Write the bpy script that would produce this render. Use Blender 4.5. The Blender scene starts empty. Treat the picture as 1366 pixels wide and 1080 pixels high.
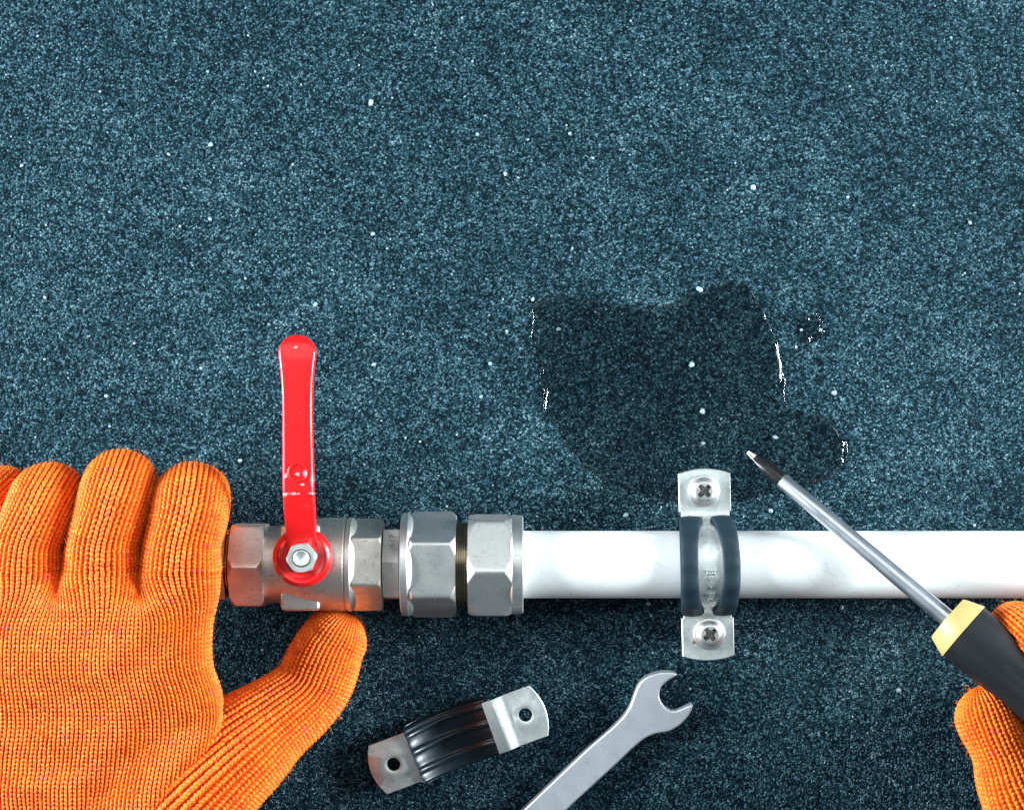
import bpy, bmesh, math, random
import numpy as np
from mathutils import Vector, Matrix

random.seed(7); rng = np.random.default_rng(7)
R = math.radians
scene = bpy.context.scene
COL = scene.collection

# ------------------------------------------------------------------ units
# Everything is laid out in "pu" (0.3 mm each); the table is z = 0.
S = 0.0003
HC = 2400.0                      # camera height in pu (0.72 m)
def W(px, py, z=0.0):
    k = (HC - z) / HC
    return np.array(((px - 683.0) * k, (540.0 - py) * k, z))

# ------------------------------------------------------------------ camera, world, lamps, exposure
cam_d = bpy.data.cameras.new('camera'); cam = bpy.data.objects.new('camera', cam_d); COL.objects.link(cam)
cam.location = (0, 0, HC * S)
cam_d.sensor_fit = 'HORIZONTAL'; cam_d.sensor_width = 36.0
cam_d.lens = 36.0 * HC / 1366.0
cam_d.clip_start = 0.01; cam_d.clip_end = 50
scene.camera = cam

world = bpy.data.worlds.new('World'); scene.world = world; world.use_nodes = True
bg = world.node_tree.nodes['Background']
bg.inputs['Color'].default_value = (0.62, 0.86, 1.0, 1); bg.inputs['Strength'].default_value = 0.14

def area(name, loc, target, size, power, color):
    d = bpy.data.lights.new(name, 'AREA'); d.shape = 'RECTANGLE'; d.size, d.size_y = size
    d.energy = power; d.color = color
    o = bpy.data.objects.new(name, d); COL.objects.link(o); o.location = loc
    o.rotation_euler = (Vector(target) - Vector(loc)).to_track_quat('-Z', 'Y').to_euler()
    return o
area('softbox_left', (-1.24, 0.14, 0.42), (-0.02, 0.04, 0), (0.46, 0.36), 66.0, (0.84, 0.95, 1.0))
area('softbox_right', (1.28, 0.15, 0.43), (0.03, 0.04, 0), (0.46, 0.36), 62.0, (0.84, 0.95, 1.0))
area('softbox_top', (0.0, 0.80, 1.50), (0.0, 0.0, 0), (1.5, 0.95), 7.6, (0.92, 0.98, 1.0))

vs = scene.view_settings
vs.view_transform = 'Standard'; vs.look = 'None'; vs.exposure = 0.0; vs.gamma = 1.0; vs.use_curve_mapping = False

# ------------------------------------------------------------------ mesh helpers
def arr(v): return np.asarray(v, dtype=float)

def make(name, verts, faces, mat, parent=None, smooth=True, sharp=None, tint=None):
    """one mesh object from pu coordinates"""
    verts = arr(verts) * S
    me = bpy.data.meshes.new(name)
    if isinstance(faces, np.ndarray) and faces.ndim == 2:
        nf, k = faces.shape
        me.vertices.add(len(verts)); me.vertices.foreach_set('co', verts.ravel())
        me.loops.add(nf * k); me.loops.foreach_set('vertex_index', faces.ravel().astype(np.int32))
        me.polygons.add(nf)
        me.polygons.foreach_set('loop_start', np.arange(0, nf * k, k, dtype=np.int32))
        me.update(calc_edges=True); me.validate()
    else:
        me.from_pydata([tuple(v) for v in verts], [], [tuple(int(i) for i in f) for f in faces]); me.update()
    if smooth:
        me.polygons.foreach_set('use_smooth', np.ones(len(me.polygons), dtype=bool))
        if sharp: me.set_sharp_from_angle(angle=R(sharp))
    if tint is not None:
        a = me.attributes.new('tint', 'FLOAT_COLOR', 'POINT')
        a.data.foreach_set('color', np.asarray(tint, dtype=np.float32).ravel())
    me.materials.append(mat)
    o = bpy.data.objects.new(name, me); COL.objects.link(o)
    if parent: o.parent = parent
    return o

def grid_faces(nr, nc, wrap=False, off=0):
    i, j = np.meshgrid(np.arange(nr - 1), np.arange(nc if wrap else nc - 1), indexing='ij')
    j2 = (j + 1) % nc
    f = np.stack([i * nc + j, i * nc + j2, (i + 1) * nc + j2, (i + 1) * nc + j], -1).reshape(-1, 4)
    return f + off

def merge(parts):
    vs_, fs_, n = [], [], 0
    for v, f in parts:
        v = arr(v); vs_.append(v)
        fs_ += [tuple(int(i) + n for i in q) for q in f]; n += len(v)
    return np.vstack(vs_), fs_

def tag(o, label=None, cat=None, group=None, kind=None):
    if label: o['label'] = label
    if cat: o['category'] = cat
    if group: o['group'] = group
    if kind: o['kind'] = kind
    return o

def empty(name, loc_pu, label, cat, group=None):
    o = bpy.data.objects.new(name, None); COL.objects.link(o)
    o.empty_display_size = 0.01
    o.location = arr(loc_pu) * S
    bpy.context.view_layer.update()
    return tag(o, label, cat, group)

def box(x0, x1, y0, y1, z0, z1):
    v = [(x, y, z) for z in (z0, z1) for y in (y0, y1) for x in (x0, x1)]
    return v, [(0, 2, 3, 1), (4, 5, 7, 6), (0, 1, 5, 4), (2, 6, 7, 3), (0, 4, 6, 2), (1, 3, 7, 5)]

def lathe_z(profile, n=64, c=(0, 0)):
    """profile of (r, z) revolved about a vertical axis"""
    th = np.linspace(0, 2 * math.pi, n, endpoint=False)
    v = [(c[0] + r * math.cos(t), c[1] + r * math.sin(t), z) for r, z in profile for t in th]
    f = list(map(tuple, grid_faces(len(profile), n, True)))
    return arr(v), f

def tube_x(xs, rfun, nth=180, caps=True, phase=0.0):
    """ring tube along x; rfun(x, theta array) -> radius; axis at origin"""
    th = np.linspace(0, 2 * math.pi, nth, endpoint=False) + phase
    rows = []
    for x in xs:
        r = rfun(x, th)
        rows.append(np.stack([np.full(nth, x), r * np.sin(th), r * np.cos(th)], -1))
    v = np.vstack(rows); f = list(map(tuple, grid_faces(len(xs), nth, True)))
    if caps:
        f.append(tuple(range(nth - 1, -1, -1))[::-1]); f.append(tuple((len(xs) - 1) * nth + i for i in range(nth))[::-1])
    return v, f

def hexr(Rv, rot, p=70.0):
    """radius function of a slightly blunted hexagon with corner radius Rv, a corner at angle rot (deg, from up towards +y)"""
    ap = Rv * math.cos(math.pi / 6)
    def f(th):
        acc = np.zeros_like(th)
        for k in range(6):
            c = np.clip(np.cos(th - R(rot + 30 + 60 * k)), 0, None)
            acc += c ** p
        return ap * acc ** (-1.0 / p)
    return f

def xs_of(*seg):
    out = []
    for a, b, n in seg:
        out += list(np.linspace(a, b, n))
    return sorted(set(round(float(x), 4) for x in out))

# ------------------------------------------------------------------ material helpers
def new_mat(name):
    m = bpy.data.materials.new(name); m.use_nodes = True
    nt = m.node_tree; b = nt.nodes['Principled BSDF']
    return m, nt, b
def nd(nt, kind, **kw):
    n = nt.nodes.new(kind)
    for k, v in kw.items(): setattr(n, k, v)
    return n
def ramp(nt, fac, stops, interp='LINEAR'):
    r = nd(nt, 'ShaderNodeValToRGB'); r.color_ramp.interpolation = interp
    e = r.color_ramp.elements
    while len(e) < len(stops): e.new(0.5)
    for i, (p, c) in enumerate(stops):
        e[i].position = p; e[i].color = (*c, 1) if len(c) == 3 else c
    nt.links.new(fac, r.inputs['Fac']); return r
def noise(nt, vec, scale, detail=3, rough=0.55, dist=0.0):
    n = nd(nt, 'ShaderNodeTexNoise'); n.inputs['Scale'].default_value = scale
    n.inputs['Detail'].default_value = detail; n.inputs['Roughness'].default_value = rough
    n.inputs['Distortion'].default_value = dist
    nt.links.new(vec, n.inputs['Vector']); return n
def mix(nt, fac, a, b, blend='MIX'):
    n = nd(nt, 'ShaderNodeMix', data_type='RGBA', blend_type=blend)
    for s, v in ((0, fac), (6, a), (7, b)):
        if hasattr(v, 'links'): nt.links.new(v, n.inputs[s])
        else: n.inputs[s].default_value = v if s == 0 else (*v, 1)
    return n.outputs[2]
def mathn(nt, op, a, b=0.0, clamp=False):
    n = nd(nt, 'ShaderNodeMath', operation=op, use_clamp=clamp)
    for s, v in ((0, a), (1, b)):
        if hasattr(v, 'links'): nt.links.new(v, n.inputs[s])
        else: n.inputs[s].default_value = v
    return n.outputs[0]
def bump(nt, h, strength, dist, bsdf, normal=None):
    b = nd(nt, 'ShaderNodeBump'); b.inputs['Strength'].default_value = strength; b.inputs['Distance'].default_value = dist
    nt.links.new(h, b.inputs['Height'])
    if normal: nt.links.new(normal, b.inputs['Normal'])
    if bsdf: nt.links.new(b.outputs['Normal'], bsdf.inputs['Normal'])
    return b.outputs['Normal']
def ocoord(nt): return nd(nt, 'ShaderNodeTexCoord').outputs['Object']

def metal(name, col, col2, rough=0.34, speck=0.35, bumpd=0.00004, grain=2600, spot=(0.06, 0.05, 0.045), aniso=None):
    m, nt, b = new_mat(name); oc = ocoord(nt)
    if aniso:
        mp = nd(nt, 'ShaderNodeMapping'); mp.inputs['Scale'].default_value = aniso; nt.links.new(oc, mp.inputs['Vector']); gv = mp.outputs[0]
    else: gv = oc
    n1 = noise(nt, oc, 160, 4); n2 = noise(nt, gv, grain, 2); n3 = noise(nt, oc, 900, 3, 0.6)
    c = mix(nt, ramp(nt, n1.outputs['Fac'], [(0.35, (0, 0, 0)), (0.68, (1, 1, 1))]).outputs[0], col, col2)
    sp = ramp(nt, n3.outputs['Fac'], [(0.30, (1, 1, 1)), (0.40, (0, 0, 0))])
    c = mix(nt, mathn(nt, 'MULTIPLY', sp.outputs[0], speck), c, spot)
    nt.links.new(c, b.inputs['Base Color']); b.inputs['Metallic'].default_value = 1.0
    rr = mathn(nt, 'MULTIPLY_ADD', n1.outputs['Fac'], 0.22); nt.nodes[-1].inputs[2].default_value = rough - 0.10
    nt.links.new(rr, b.inputs['Roughness'])
    bump(nt, n2.outputs['Fac'], 0.5, bumpd, b)
    return m

M = {}
M['nickel'] = metal('nickel_plated_brass', (0.80, 0.76, 0.70), (0.62, 0.58, 0.52), 0.45, 0.55, 0.00008, 2200)
M['nickel_bright'] = metal('nickel_bright', (0.86, 0.85, 0.83), (0.70, 0.68, 0.65), 0.42, 0.35, 0.00008, 2400)
M['brass_thread'] = metal('brass_thread', (0.50, 0.42, 0.30), (0.36, 0.29, 0.20), 0.30, 0.3)
def zinc_mat(name):
    m = metal(name, (0.90, 0.93, 0.91), (0.66, 0.70, 0.67), 0.54, 0.12, 0.00005, 1400, (0.25, 0.24, 0.20))
    nt = m.node_tree; b = nt.nodes['Principled BSDF']; oc = ocoord(nt)
    old = b.inputs['Base Color'].links[0].from_socket
    v = nd(nt, 'ShaderNodeTexVoronoi', feature='F1'); v.inputs['Scale'].default_value = 430; nt.links.new(oc, v.inputs['Vector'])
    sp = nd(nt, 'ShaderNodeSeparateColor'); nt.links.new(v.outputs['Color'], sp.inputs[0])
    c = mix(nt, mathn(nt, 'MULTIPLY', sp.outputs[0], 0.35), old, (0.42, 0.47, 0.46))          # spangle
    r = noise(nt, oc, 210, 5, 0.65)
    c = mix(nt, ramp(nt, r.outputs['Fac'], [(0.655, (0, 0, 0)), (0.70, (0.8, 0.8, 0.8))]).outputs[0], c, (0.22, 0.15, 0.09))   # rust freckles
    nt.links.new(c, b.inputs['Base Color'])
    return m
M['zinc'] = zinc_mat('zinc_plate')
M['screw_steel'] = metal('screw_steel', (0.78, 0.78, 0.78), (0.62, 0.58, 0.55), 0.44, 0.35, 0.00004, 1500)
M['chrome_satin'] = metal('satin_chrome', (0.86, 0.88, 0.92), (0.76, 0.79, 0.83), 0.54, 0.10, 0.00002, 2500)
M['shaft_steel'] = metal('shaft_steel', (0.70, 0.73, 0.78), (0.60, 0.63, 0.68), 0.34, 0.10, 0.00002, 1800)

def plastic(name, col, rough, spec=0.5, n_amt=0.06, bumpd=0.00003, scale=700):
    m, nt, b = new_mat(name); oc = ocoord(nt)
    n1 = noise(nt, oc, 120, 4); n2 = noise(nt, oc, scale, 3)
    dark = tuple(c * (1 - n_amt * 2.2) for c in col)
    nt.links.new(mix(nt, n1.outputs['Fac'], dark, col), b.inputs['Base Color'])
    rr = mathn(nt, 'MULTIPLY_ADD', n2.outputs['Fac'], 0.18); nt.nodes[-1].inputs[2].default_value = rough - 0.09
    nt.links.new(rr, b.inputs['Roughness'])
    b.inputs['Specular IOR Level'].default_value = spec
    bump(nt, n2.outputs['Fac'], 0.4, bumpd, b)
    return m
M['rubber'] = plastic('black_rubber', (0.008, 0.018, 0.028), 0.34, 0.5, 0.15, 0.00006, 420)
M['rubber_dull'] = plastic('dusty_rubber', (0.012, 0.030, 0.044), 0.62, 0.22, 0.25, 0.00008, 300)
M['handle_black'] = plastic('black_grip', (0.009, 0.011, 0.013), 0.50, 0.28, 0.1)
M['collar_yellow'] = plastic('yellow_plastic', (0.64, 0.44, 0.17), 0.45, 0.4, 0.12)
M['tip_black'] = plastic('blackened_tip', (0.008, 0.008, 0.009), 0.32, 0.5, 0.1)

def pipe_mat():
    m, nt, b = new_mat('white_pipe_plastic'); oc = ocoord(nt)
    mp = nd(nt, 'ShaderNodeMapping'); mp.inputs['Scale'].default_value = (40, 900, 900); nt.links.new(oc, mp.inputs['Vector'])
    n1 = noise(nt, mp.outputs[0], 1.0, 3); n2 = noise(nt, oc, 55, 5, 0.6); n3 = noise(nt, oc, 260, 3, 0.6, 1.5)
    c = mix(nt, ramp(nt, n2.outputs['Fac'], [(0.45, (0, 0, 0)), (0.8, (0.25, 0.25, 0.25))]).outputs[0], (0.74, 0.75, 0.745), (0.60, 0.64, 0.64))
    c = mix(nt, ramp(nt, n3.outputs['Fac'], [(0.66, (0, 0, 0)), (0.72, (0.35, 0.35, 0.35))]).outputs[0], c, (0.52, 0.55, 0.54))
    for ang, sc_, th_ in ((0.5, (30, 1500, 900), 0.70), (-0.35, (45, 1900, 900), 0.71), (1.2, (60, 1300, 900), 0.72)):   # hairline scratches
        m2 = nd(nt, 'ShaderNodeMapping'); m2.inputs['Scale'].default_value = sc_; r2 = nd(nt, 'ShaderNodeMapping'); r2.inputs['Rotation'].default_value = (0, 0, ang)
        nt.links.new(oc, r2.inputs['Vector']); nt.links.new(r2.outputs[0], m2.inputs['Vector']); ns = noise(nt, m2.outputs[0], 1.0, 1)
        c = mix(nt, ramp(nt, ns.outputs['Fac'], [(th_, (0, 0, 0)), (th_ + 0.02, (0.45, 0.45, 0.45))]).outputs[0], c, (0.40, 0.43, 0.43))
    nt.links.new(c, b.inputs['Base Color']); b.inputs['Roughness'].default_value = 0.5; b.inputs['Specular IOR Level'].default_value = 0.3
    b.inputs['Subsurface Weight'].default_value = 0.15; b.inputs['Subsurface Radius'].default_value = (0.002, 0.002, 0.002)
    bump(nt, n1.outputs['Fac'], 0.25, 0.00004, b)
    return m
M['pipe'] = pipe_mat()

def lever_mat():
    """red plastic coat, chipped through to the steel along the bend and round the embossed ring"""
    m, nt, b = new_mat('red_lever_coat'); oc = ocoord(nt)
    n1 = noise(nt, oc, 90, 3); n2 = noise(nt, oc, 850, 4, 0.65, 0.8); n3 = noise(nt, oc, 420, 3, 0.6)
    red = mix(nt, n1.outputs['Fac'], (0.74, 0.006, 0.008), (0.82, 0.010, 0.012))
    def near(c, r, sc=(1, 1, 0)):
        d = nd(nt, 'ShaderNodeVectorMath', operation='DISTANCE')
        mp = nd(nt, 'ShaderNodeVectorMath', operation='MULTIPLY'); mp.inputs[1].default_value = sc
        nt.links.new(oc, mp.inputs[0]); nt.links.new(mp.outputs[0], d.inputs[0])
        d.inputs[1].default_value = tuple(c[i] * sc[i] for i in range(3))
        return ramp(nt, mathn(nt, 'DIVIDE', d.outputs['Value'], r), [(0.0, (1, 1, 1)), (1.0, (0, 0, 0))]).outputs[0]
    tot = None
    for c, r, sc in LEVER_CHIPS:
        q = near(c, r, sc); tot = q if tot is None else mathn(nt, 'MAXIMUM', tot, q)
    lvl = mathn(nt, 'ADD', mathn(nt, 'MULTIPLY', tot, 0.50), mathn(nt, 'MULTIPLY', n2.outputs['Fac'], 0.62))
    chip = ramp(nt, lvl, [(0.63, (0, 0, 0)), (0.72, (0.9, 0.9, 0.9))]).outputs[0]
    scuff = ramp(nt, n3.outputs['Fac'], [(0.63, (0, 0, 0)), (0.72, (0.35, 0.35, 0.35))]).outputs[0]
    c = mix(nt, scuff, red, (0.66, 0.05, 0.06))
    c = mix(nt, chip, c, (0.44, 0.38, 0.42))
    nt.links.new(c, b.inputs['Base Color'])
    nt.links.new(mathn(nt, 'ADD', mathn(nt, 'MULTIPLY', chip, 0.2), 0.33), b.inputs['Roughness'])
    b.inputs['Coat Weight'].default_value = 0.12; b.inputs['Coat Roughness'].default_value = 0.12
    h = mathn(nt, 'SUBTRACT', mathn(nt, 'MULTIPLY', n3.outputs['Fac'], 0.3), chip)
    bump(nt, h, 0.35, 0.0001, b)
    return m

def table_mat():
    """roofing-felt like sheet: fine slate-blue mineral granules"""
    m, nt, b = new_mat('mineral_granule_sheet'); oc = ocoord(nt)
    wob = noise(nt, oc, 700, 2)
    wv = nd(nt, 'ShaderNodeVectorMath', operation='MULTIPLY_ADD')
    nt.links.new(wob.outputs['Color'], wv.inputs[0]); wv.inputs[1].default_value = (0.00025,) * 3; nt.links.new(oc, wv.inputs[2])
    v1 = nd(nt, 'ShaderNodeTexVoronoi', feature='F1'); v1.inputs['Scale'].default_value = 1380; nt.links.new(wv.outputs[0], v1.inputs['Vector'])
    v2 = nd(nt, 'ShaderNodeTexVoronoi', feature='F1'); v2.inputs['Scale'].default_value = 2100; nt.links.new(wv.outputs[0], v2.inputs['Vector'])
    s1 = nd(nt, 'ShaderNodeSeparateColor'); nt.links.new(v1.outputs['Color'], s1.inputs[0])
    s2 = nd(nt, 'ShaderNodeSeparateColor'); nt.links.new(v2.outputs['Color'], s2.inputs[0])
    big = noise(nt, oc, 38, 5, 0.62); mid = noise(nt, oc, 240, 3, 0.6)
    k = mathn(nt, 'ADD', mathn(nt, 'MULTIPLY', s1.outputs[0], 0.55), mathn(nt, 'MULTIPLY', s2.outputs[0], 0.30))
    k = mathn(nt, 'ADD', k, mathn(nt, 'MULTIPLY', mathn(nt, 'SUBTRACT', mid.outputs['Fac'], 0.5), 0.40))
    k = mathn(nt, 'ADD', k, mathn(nt, 'MULTIPLY', mathn(nt, 'SUBTRACT', big.outputs['Fac'], 0.5), 0.30))
    huge = noise(nt, oc, 9, 3, 0.5)
    k = mathn(nt, 'ADD', k, mathn(nt, 'MULTIPLY', mathn(nt, 'SUBTRACT', huge.outputs['Fac'], 0.5), 0.22))
    c = ramp(nt, k, [(0.16, (0.0010, 0.0050, 0.0085)), (0.36, (0.0058, 0.0245, 0.0365)), (0.55, (0.027, 0.075, 0.100)),
                     (0.74, (0.098, 0.195, 0.238)), (0.97, (0.38, 0.53, 0.57))]).outputs[0]
    ed = nd(nt, 'ShaderNodeTexVoronoi', feature='DISTANCE_TO_EDGE'); ed.inputs['Scale'].default_value = 1380; nt.links.new(wv.outputs[0], ed.inputs['Vector'])
    c = mix(nt, ramp(nt, ed.outputs['Distance'], [(0.02, (0.75, 0.75, 0.75)), (0.16, (0, 0, 0))]).outputs[0], c, (0.0008, 0.0040, 0.0065))
    nt.links.new(c, b.inputs['Base Color']); b.inputs['Roughness'].default_value = 0.62
    b.inputs['Specular IOR Level'].default_value = 0.04
    h = mathn(nt, 'ADD', mathn(nt, 'MULTIPLY', v1.outputs['Distance'], -0.8), mathn(nt, 'MULTIPLY', v2.outputs['Distance'], -0.35))
    h = mathn(nt, 'ADD', h, mathn(nt, 'MULTIPLY', s1.outputs[1], 0.6))
    bump(nt, h, 0.75, 0.0006, b)
    return m
M['table'] = table_mat()

def water_mat():
    """thin clear water film: darkens what it wets, mirror-like skin"""
    m, nt, b = new_mat('water_film'); nt.nodes.remove(b)
    out = nt.nodes['Material Output']
    tr = nd(nt, 'ShaderNodeBsdfTransparent'); tr.inputs['Color'].default_value = (0.70, 0.715, 0.72, 1)
    gl = nd(nt, 'ShaderNodeBsdfGlossy'); gl.inputs['Roughness'].default_value = 0.03
    fr = nd(nt, 'ShaderNodeFresnel'); fr.inputs['IOR'].default_value = 1.33
    mx = nd(nt, 'ShaderNodeMixShader')
    n = noise(nt, ocoord(nt), 800, 2); nm = bump(nt, n.outputs['Fac'], 0.05, 0.0002, None)
    nt.links.new(nm, gl.inputs['Normal'])
    nt.links.new(fr.outputs[0], mx.inputs[0]); nt.links.new(tr.outputs[0], mx.inputs[1]); nt.links.new(gl.outputs[0], mx.inputs[2])
    nt.links.new(mx.outputs[0], out.inputs['Surface'])
    return m
M['water'] = water_mat()

def knit_mat(name, base, sheen):
    m, nt, b = new_mat(name); oc = ocoord(nt)
    at = nd(nt, 'ShaderNodeAttribute', attribute_name='tint')
    n1 = noise(nt, oc, 70, 4); n2 = noise(nt, oc, 3500, 2)
    c = mix(nt, 1.0, at.outputs['Color'], ramp(nt, n1.outputs['Fac'], [(0.3, (0.88, 0.80, 0.75)), (0.7, (1.0, 1.0, 1.0))]).outputs[0], 'MULTIPLY')
    nt.links.new(c, b.inputs['Base Color']); b.inputs['Roughness'].default_value = 0.5
    b.inputs['Sheen Weight'].default_value = sheen; b.inputs['Sheen Roughness'].default_value = 0.45
    b.inputs['Sheen Tint'].default_value = (1.0, 0.62, 0.30, 1)
    b.inputs['Specular IOR Level'].default_value = 0.36
    bump(nt, n2.outputs['Fac'], 0.5, 0.0001, b)
    return m
M['knit'] = knit_mat('orange_knit_yarn', None, 0.12)
def shell_mat():
    m, nt, b = new_mat('orange_knit_ground'); oc = ocoord(nt)
    n1 = noise(nt, oc, 300, 3)
    nt.links.new(mix(nt, n1.outputs['Fac'], (0.52, 0.034, 0.002), (0.66, 0.052, 0.003)), b.inputs['Base Color'])
    b.inputs['Roughness'].default_value = 0.9; b.inputs['Specular IOR Level'].default_value = 0.1
    return m
M['knit_ground'] = shell_mat()
def plain(name, col, rough):
    m, nt, b = new_mat(name); b.inputs['Roughness'].default_value = rough
    n = noise(nt, ocoord(nt), 500, 2)
    nt.links.new(mix(nt, n.outputs['Fac'], tuple(c * 0.8 for c in col), col), b.inputs['Base Color']); return m
M['grit'] = plain('pale_grit', (0.34, 0.45, 0.49), 0.5)
M['stamp'] = plain('stamped_mark', (0.20, 0.20, 0.20), 0.6)
M['fuzz'] = plain('orange_fuzz', (0.85, 0.22, 0.03), 0.8)

# ------------------------------------------------------------------ the table and what lies in it
tb = make('table_surface', [(-2200, -1900, 0), (2200, -1900, 0), (2200, 1900, 0), (-2200, 1900, 0)], [(0, 1, 2, 3)], M['table'], smooth=False)
tag(tb, kind='structure')

def smooth_closed(pts, n):
    """closed Catmull-Rom through pts"""
    p = arr(pts); k = len(p); out = []
    per = max(2, n // k)
    for i in range(k):
        a, b_, c, d = p[i - 1], p[i], p[(i + 1) % k], p[(i + 2) % k]
        for t in np.linspace(0, 1, per, endpoint=False):
            out.append(0.5 * ((2 * b_) + (-a + c) * t + (2 * a - 5 * b_ + 4 * c - d) * t * t + (-a + 3 * b_ - 3 * c + d) * t ** 3))
    return arr(out)
def smooth_open(pts, n):
    p = arr(pts); p = np.vstack([2 * p[0] - p[1], p, 2 * p[-1] - p[-2]]); out = []
    k = len(p) - 3
    for i in range(k):
        a, b_, c, d = p[i:i + 4]
        for t in np.linspace(0, 1, n, endpoint=(i == k - 1)):
            out.append(0.5 * ((2 * b_) + (-a + c) * t + (2 * a - 5 * b_ + 4 * c - d) * t * t + (-a + 3 * b_ - 3 * c + d) * t ** 3))
    return arr(out)

def puddle(name, outline, hmax, ew, label):
    o2 = smooth_closed([W(x, y)[:2] for x, y in outline], 260)
    n = len(o2); jit = np.array([math.sin(i * 0.23) * 1.4 + math.sin(i * 0.61 + 1) * 1.2 + math.sin(i * 1.27 + 2) * 0.7 for i in range(n)])
    tan = np.roll(o2, -1, 0) - np.roll(o2, 1, 0); tan /= np.linalg.norm(tan, axis=1)[:, None]
    nor = np.stack([tan[:, 1], -tan[:, 0]], -1)
    area2 = np.sum(o2[:, 0] * np.roll(o2[:, 1], -1) - np.roll(o2[:, 0], -1) * o2[:, 1])
    if area2 < 0: nor = -nor
    o2 = o2 + nor * jit[:, None]
    ii = np.arange(n); ew = ew * (1.25 + 0.55 * np.sin(ii * 0.11 + 1) * np.sin(ii * 0.31) + 0.2 * np.sin(ii * 0.4))[:, None]
    rows = []
    for t in np.linspace(0, 1, 7):
        z = hmax * math.sin(t * math.pi / 2) ** 0.8 * (t ** 3 + (1 - t ** 3) * (0.24 + 0.76 * np.clip(np.sin(ii * 0.19 + 0.5) + 0.9 * np.sin(ii * 0.07 + 2.2) + 1.6 * np.exp(-(np.minimum(ii, n - ii) / 16.0) ** 2), 0, 1)))
        rows.append(np.column_stack([o2 - nor * (ew * (1 - math.cos(t * math.pi / 2))), z + 0.4]))
    v = np.vstack(rows + [rows[-1]]); f = [tuple(q) for q in grid_faces(7, n, True)] + [tuple(7 * n + i for i in range(n))]   # rim, then the level top
    o = make(name, v, f, M['water']); o.data.polygons[len(f) - 1].use_smooth = False
    return tag(o, label, 'puddle')
puddle('water_puddle', [(711, 415), (720, 401), (745, 396), (790, 399), (830, 405), (875, 409), (905, 403), (930, 392), (955, 381), (977, 375), (992, 380), (1005, 393),
    (1016, 411), (1027, 430), (1036, 460), (1042, 490), (1047, 520), (1052, 538), (1075, 549), (1100, 559), (1120, 577), (1131, 597), (1129, 618), (1108, 637),
    (1072, 650), (1030, 660), (985, 668), (930, 672), (880, 664), (840, 655), (806, 641), (783, 626), (766, 606), (752, 580), (735, 560), (723, 540), (724, 512), (717, 480), (711, 448)],
    2.7, 4.2, 'large clear puddle of water above the clamp on the dark sheet')
puddle('water_drop', [(1060, 438), (1066, 426), (1078, 424), (1086, 418), (1097, 427), (1094, 438), (1099, 446), (1086, 450), (1076, 457), (1070, 448)], 1.3, 2.4, 'small separate water drop right of the large puddle')

# pale grains standing out of the granules
def grit():
    big = [(495, 137, 4.2), (281, 193, 3.2), (225, 206, 2.4), (674, 232, 3), (1005, 250, 4.2), (1294, 297, 2.8), (497, 312, 3), (421, 406, 3.2), (923, 486, 4.4), (937, 548, 4.4),
           (1034, 583, 4), (1113, 524, 3.6), (933, 386, 4.4), (938, 591, 3.6), (745, 439, 3), (1028, 681, 3.6), (1199, 920, 3.4), (835, 687, 3.2), (320, 614, 3), (1123, 810, 3),
           (1062, 463, 2.2), (1095, 440, 2.6), (1069, 440, 2.4), (760, 178, 2.4), (791, 211, 2), (1131, 263, 2.5), (711, 399, 2.6), (142, 528, 2.8), (60, 397, 2.4), (277, 96, 2),
           (637, 179, 2.5), (676, 442, 2.5), (654, 485, 2.6), (499, 486, 3), (268, 491, 2.2), (642, 529, 2.6), (280, 292, 2.8), (240, 302, 2), (29, 221, 2.4), (865, 805, 3), (1300, 700, 2.4)]
    for _ in range(200):
        big.append((random.uniform(-60, 1420), random.uniform(-60, 1140), random.choice([1.0, 1.2, 1.3, 1.5, 1.8])))
    ico = bmesh.new(); bmesh.ops.create_icosphere(ico, subdivisions=1, radius=1)
    iv = arr([v.co for v in ico.verts]); iface = [tuple(v.index for v in f.verts) for f in ico.faces]; ico.free()
    parts = []
    for x, y, r in big:
        q = iv * (1 + rng.uniform(-0.22, 0.22, (len(iv), 1)))
        a = random.uniform(0, 6.28); sx = random.uniform(0.8, 1.2)
        q = q * (r * sx, r / sx, r * 0.55); c, s_ = math.cos(a), math.sin(a)
        q = q @ arr([(c, s_, 0), (-s_, c, 0), (0, 0, 1)]) + W(x, y, r * 0.4)
        parts.append((q, iface))
    v, f = merge(parts); o = make('pale_grit', v, f, M['grit'], smooth=False)
    tag(o, 'pale loose grit grains scattered over the dark sheet', 'grit', kind='stuff')
grit()

# ------------------------------------------------------------------ pipe run: axis along x
AZ = 66.0                                      # axis height
AY = W(0, 752.5, AZ)[1]
KX = (HC - AZ) / HC
def X(px): return (px - 683.0) * KX
def along(vf):                                 # tube_x result (x already world) -> axis position
    v, f = vf; v = arr(v) + (0, AY, AZ); return v, f

def turned(name, segs, parent, mat, nth=120, sharp=32):
    """lathe along the axis: segs list of (photo x, radius)"""
    xs = [X(p) for p, _ in segs]; rs = [r for _, r in segs]
    rows = []
    th = np.linspace(0, 2 * math.pi, nth, endpoint=False)
    for x, r in zip(xs, rs):
        rows.append(np.stack([np.full(nth, x), r * np.sin(th), r * np.cos(th)], -1))
    v = np.vstack(rows) + (0, AY, AZ); f = [tuple(q) for q in grid_faces(len(xs), nth, True)]
    n = len(xs)
    f.append(tuple(range(nth))[::-1]); f.append(tuple((n - 1) * nth + i for i in range(nth)))
    return make(name, v, f, mat, parent, True, sharp)

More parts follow.
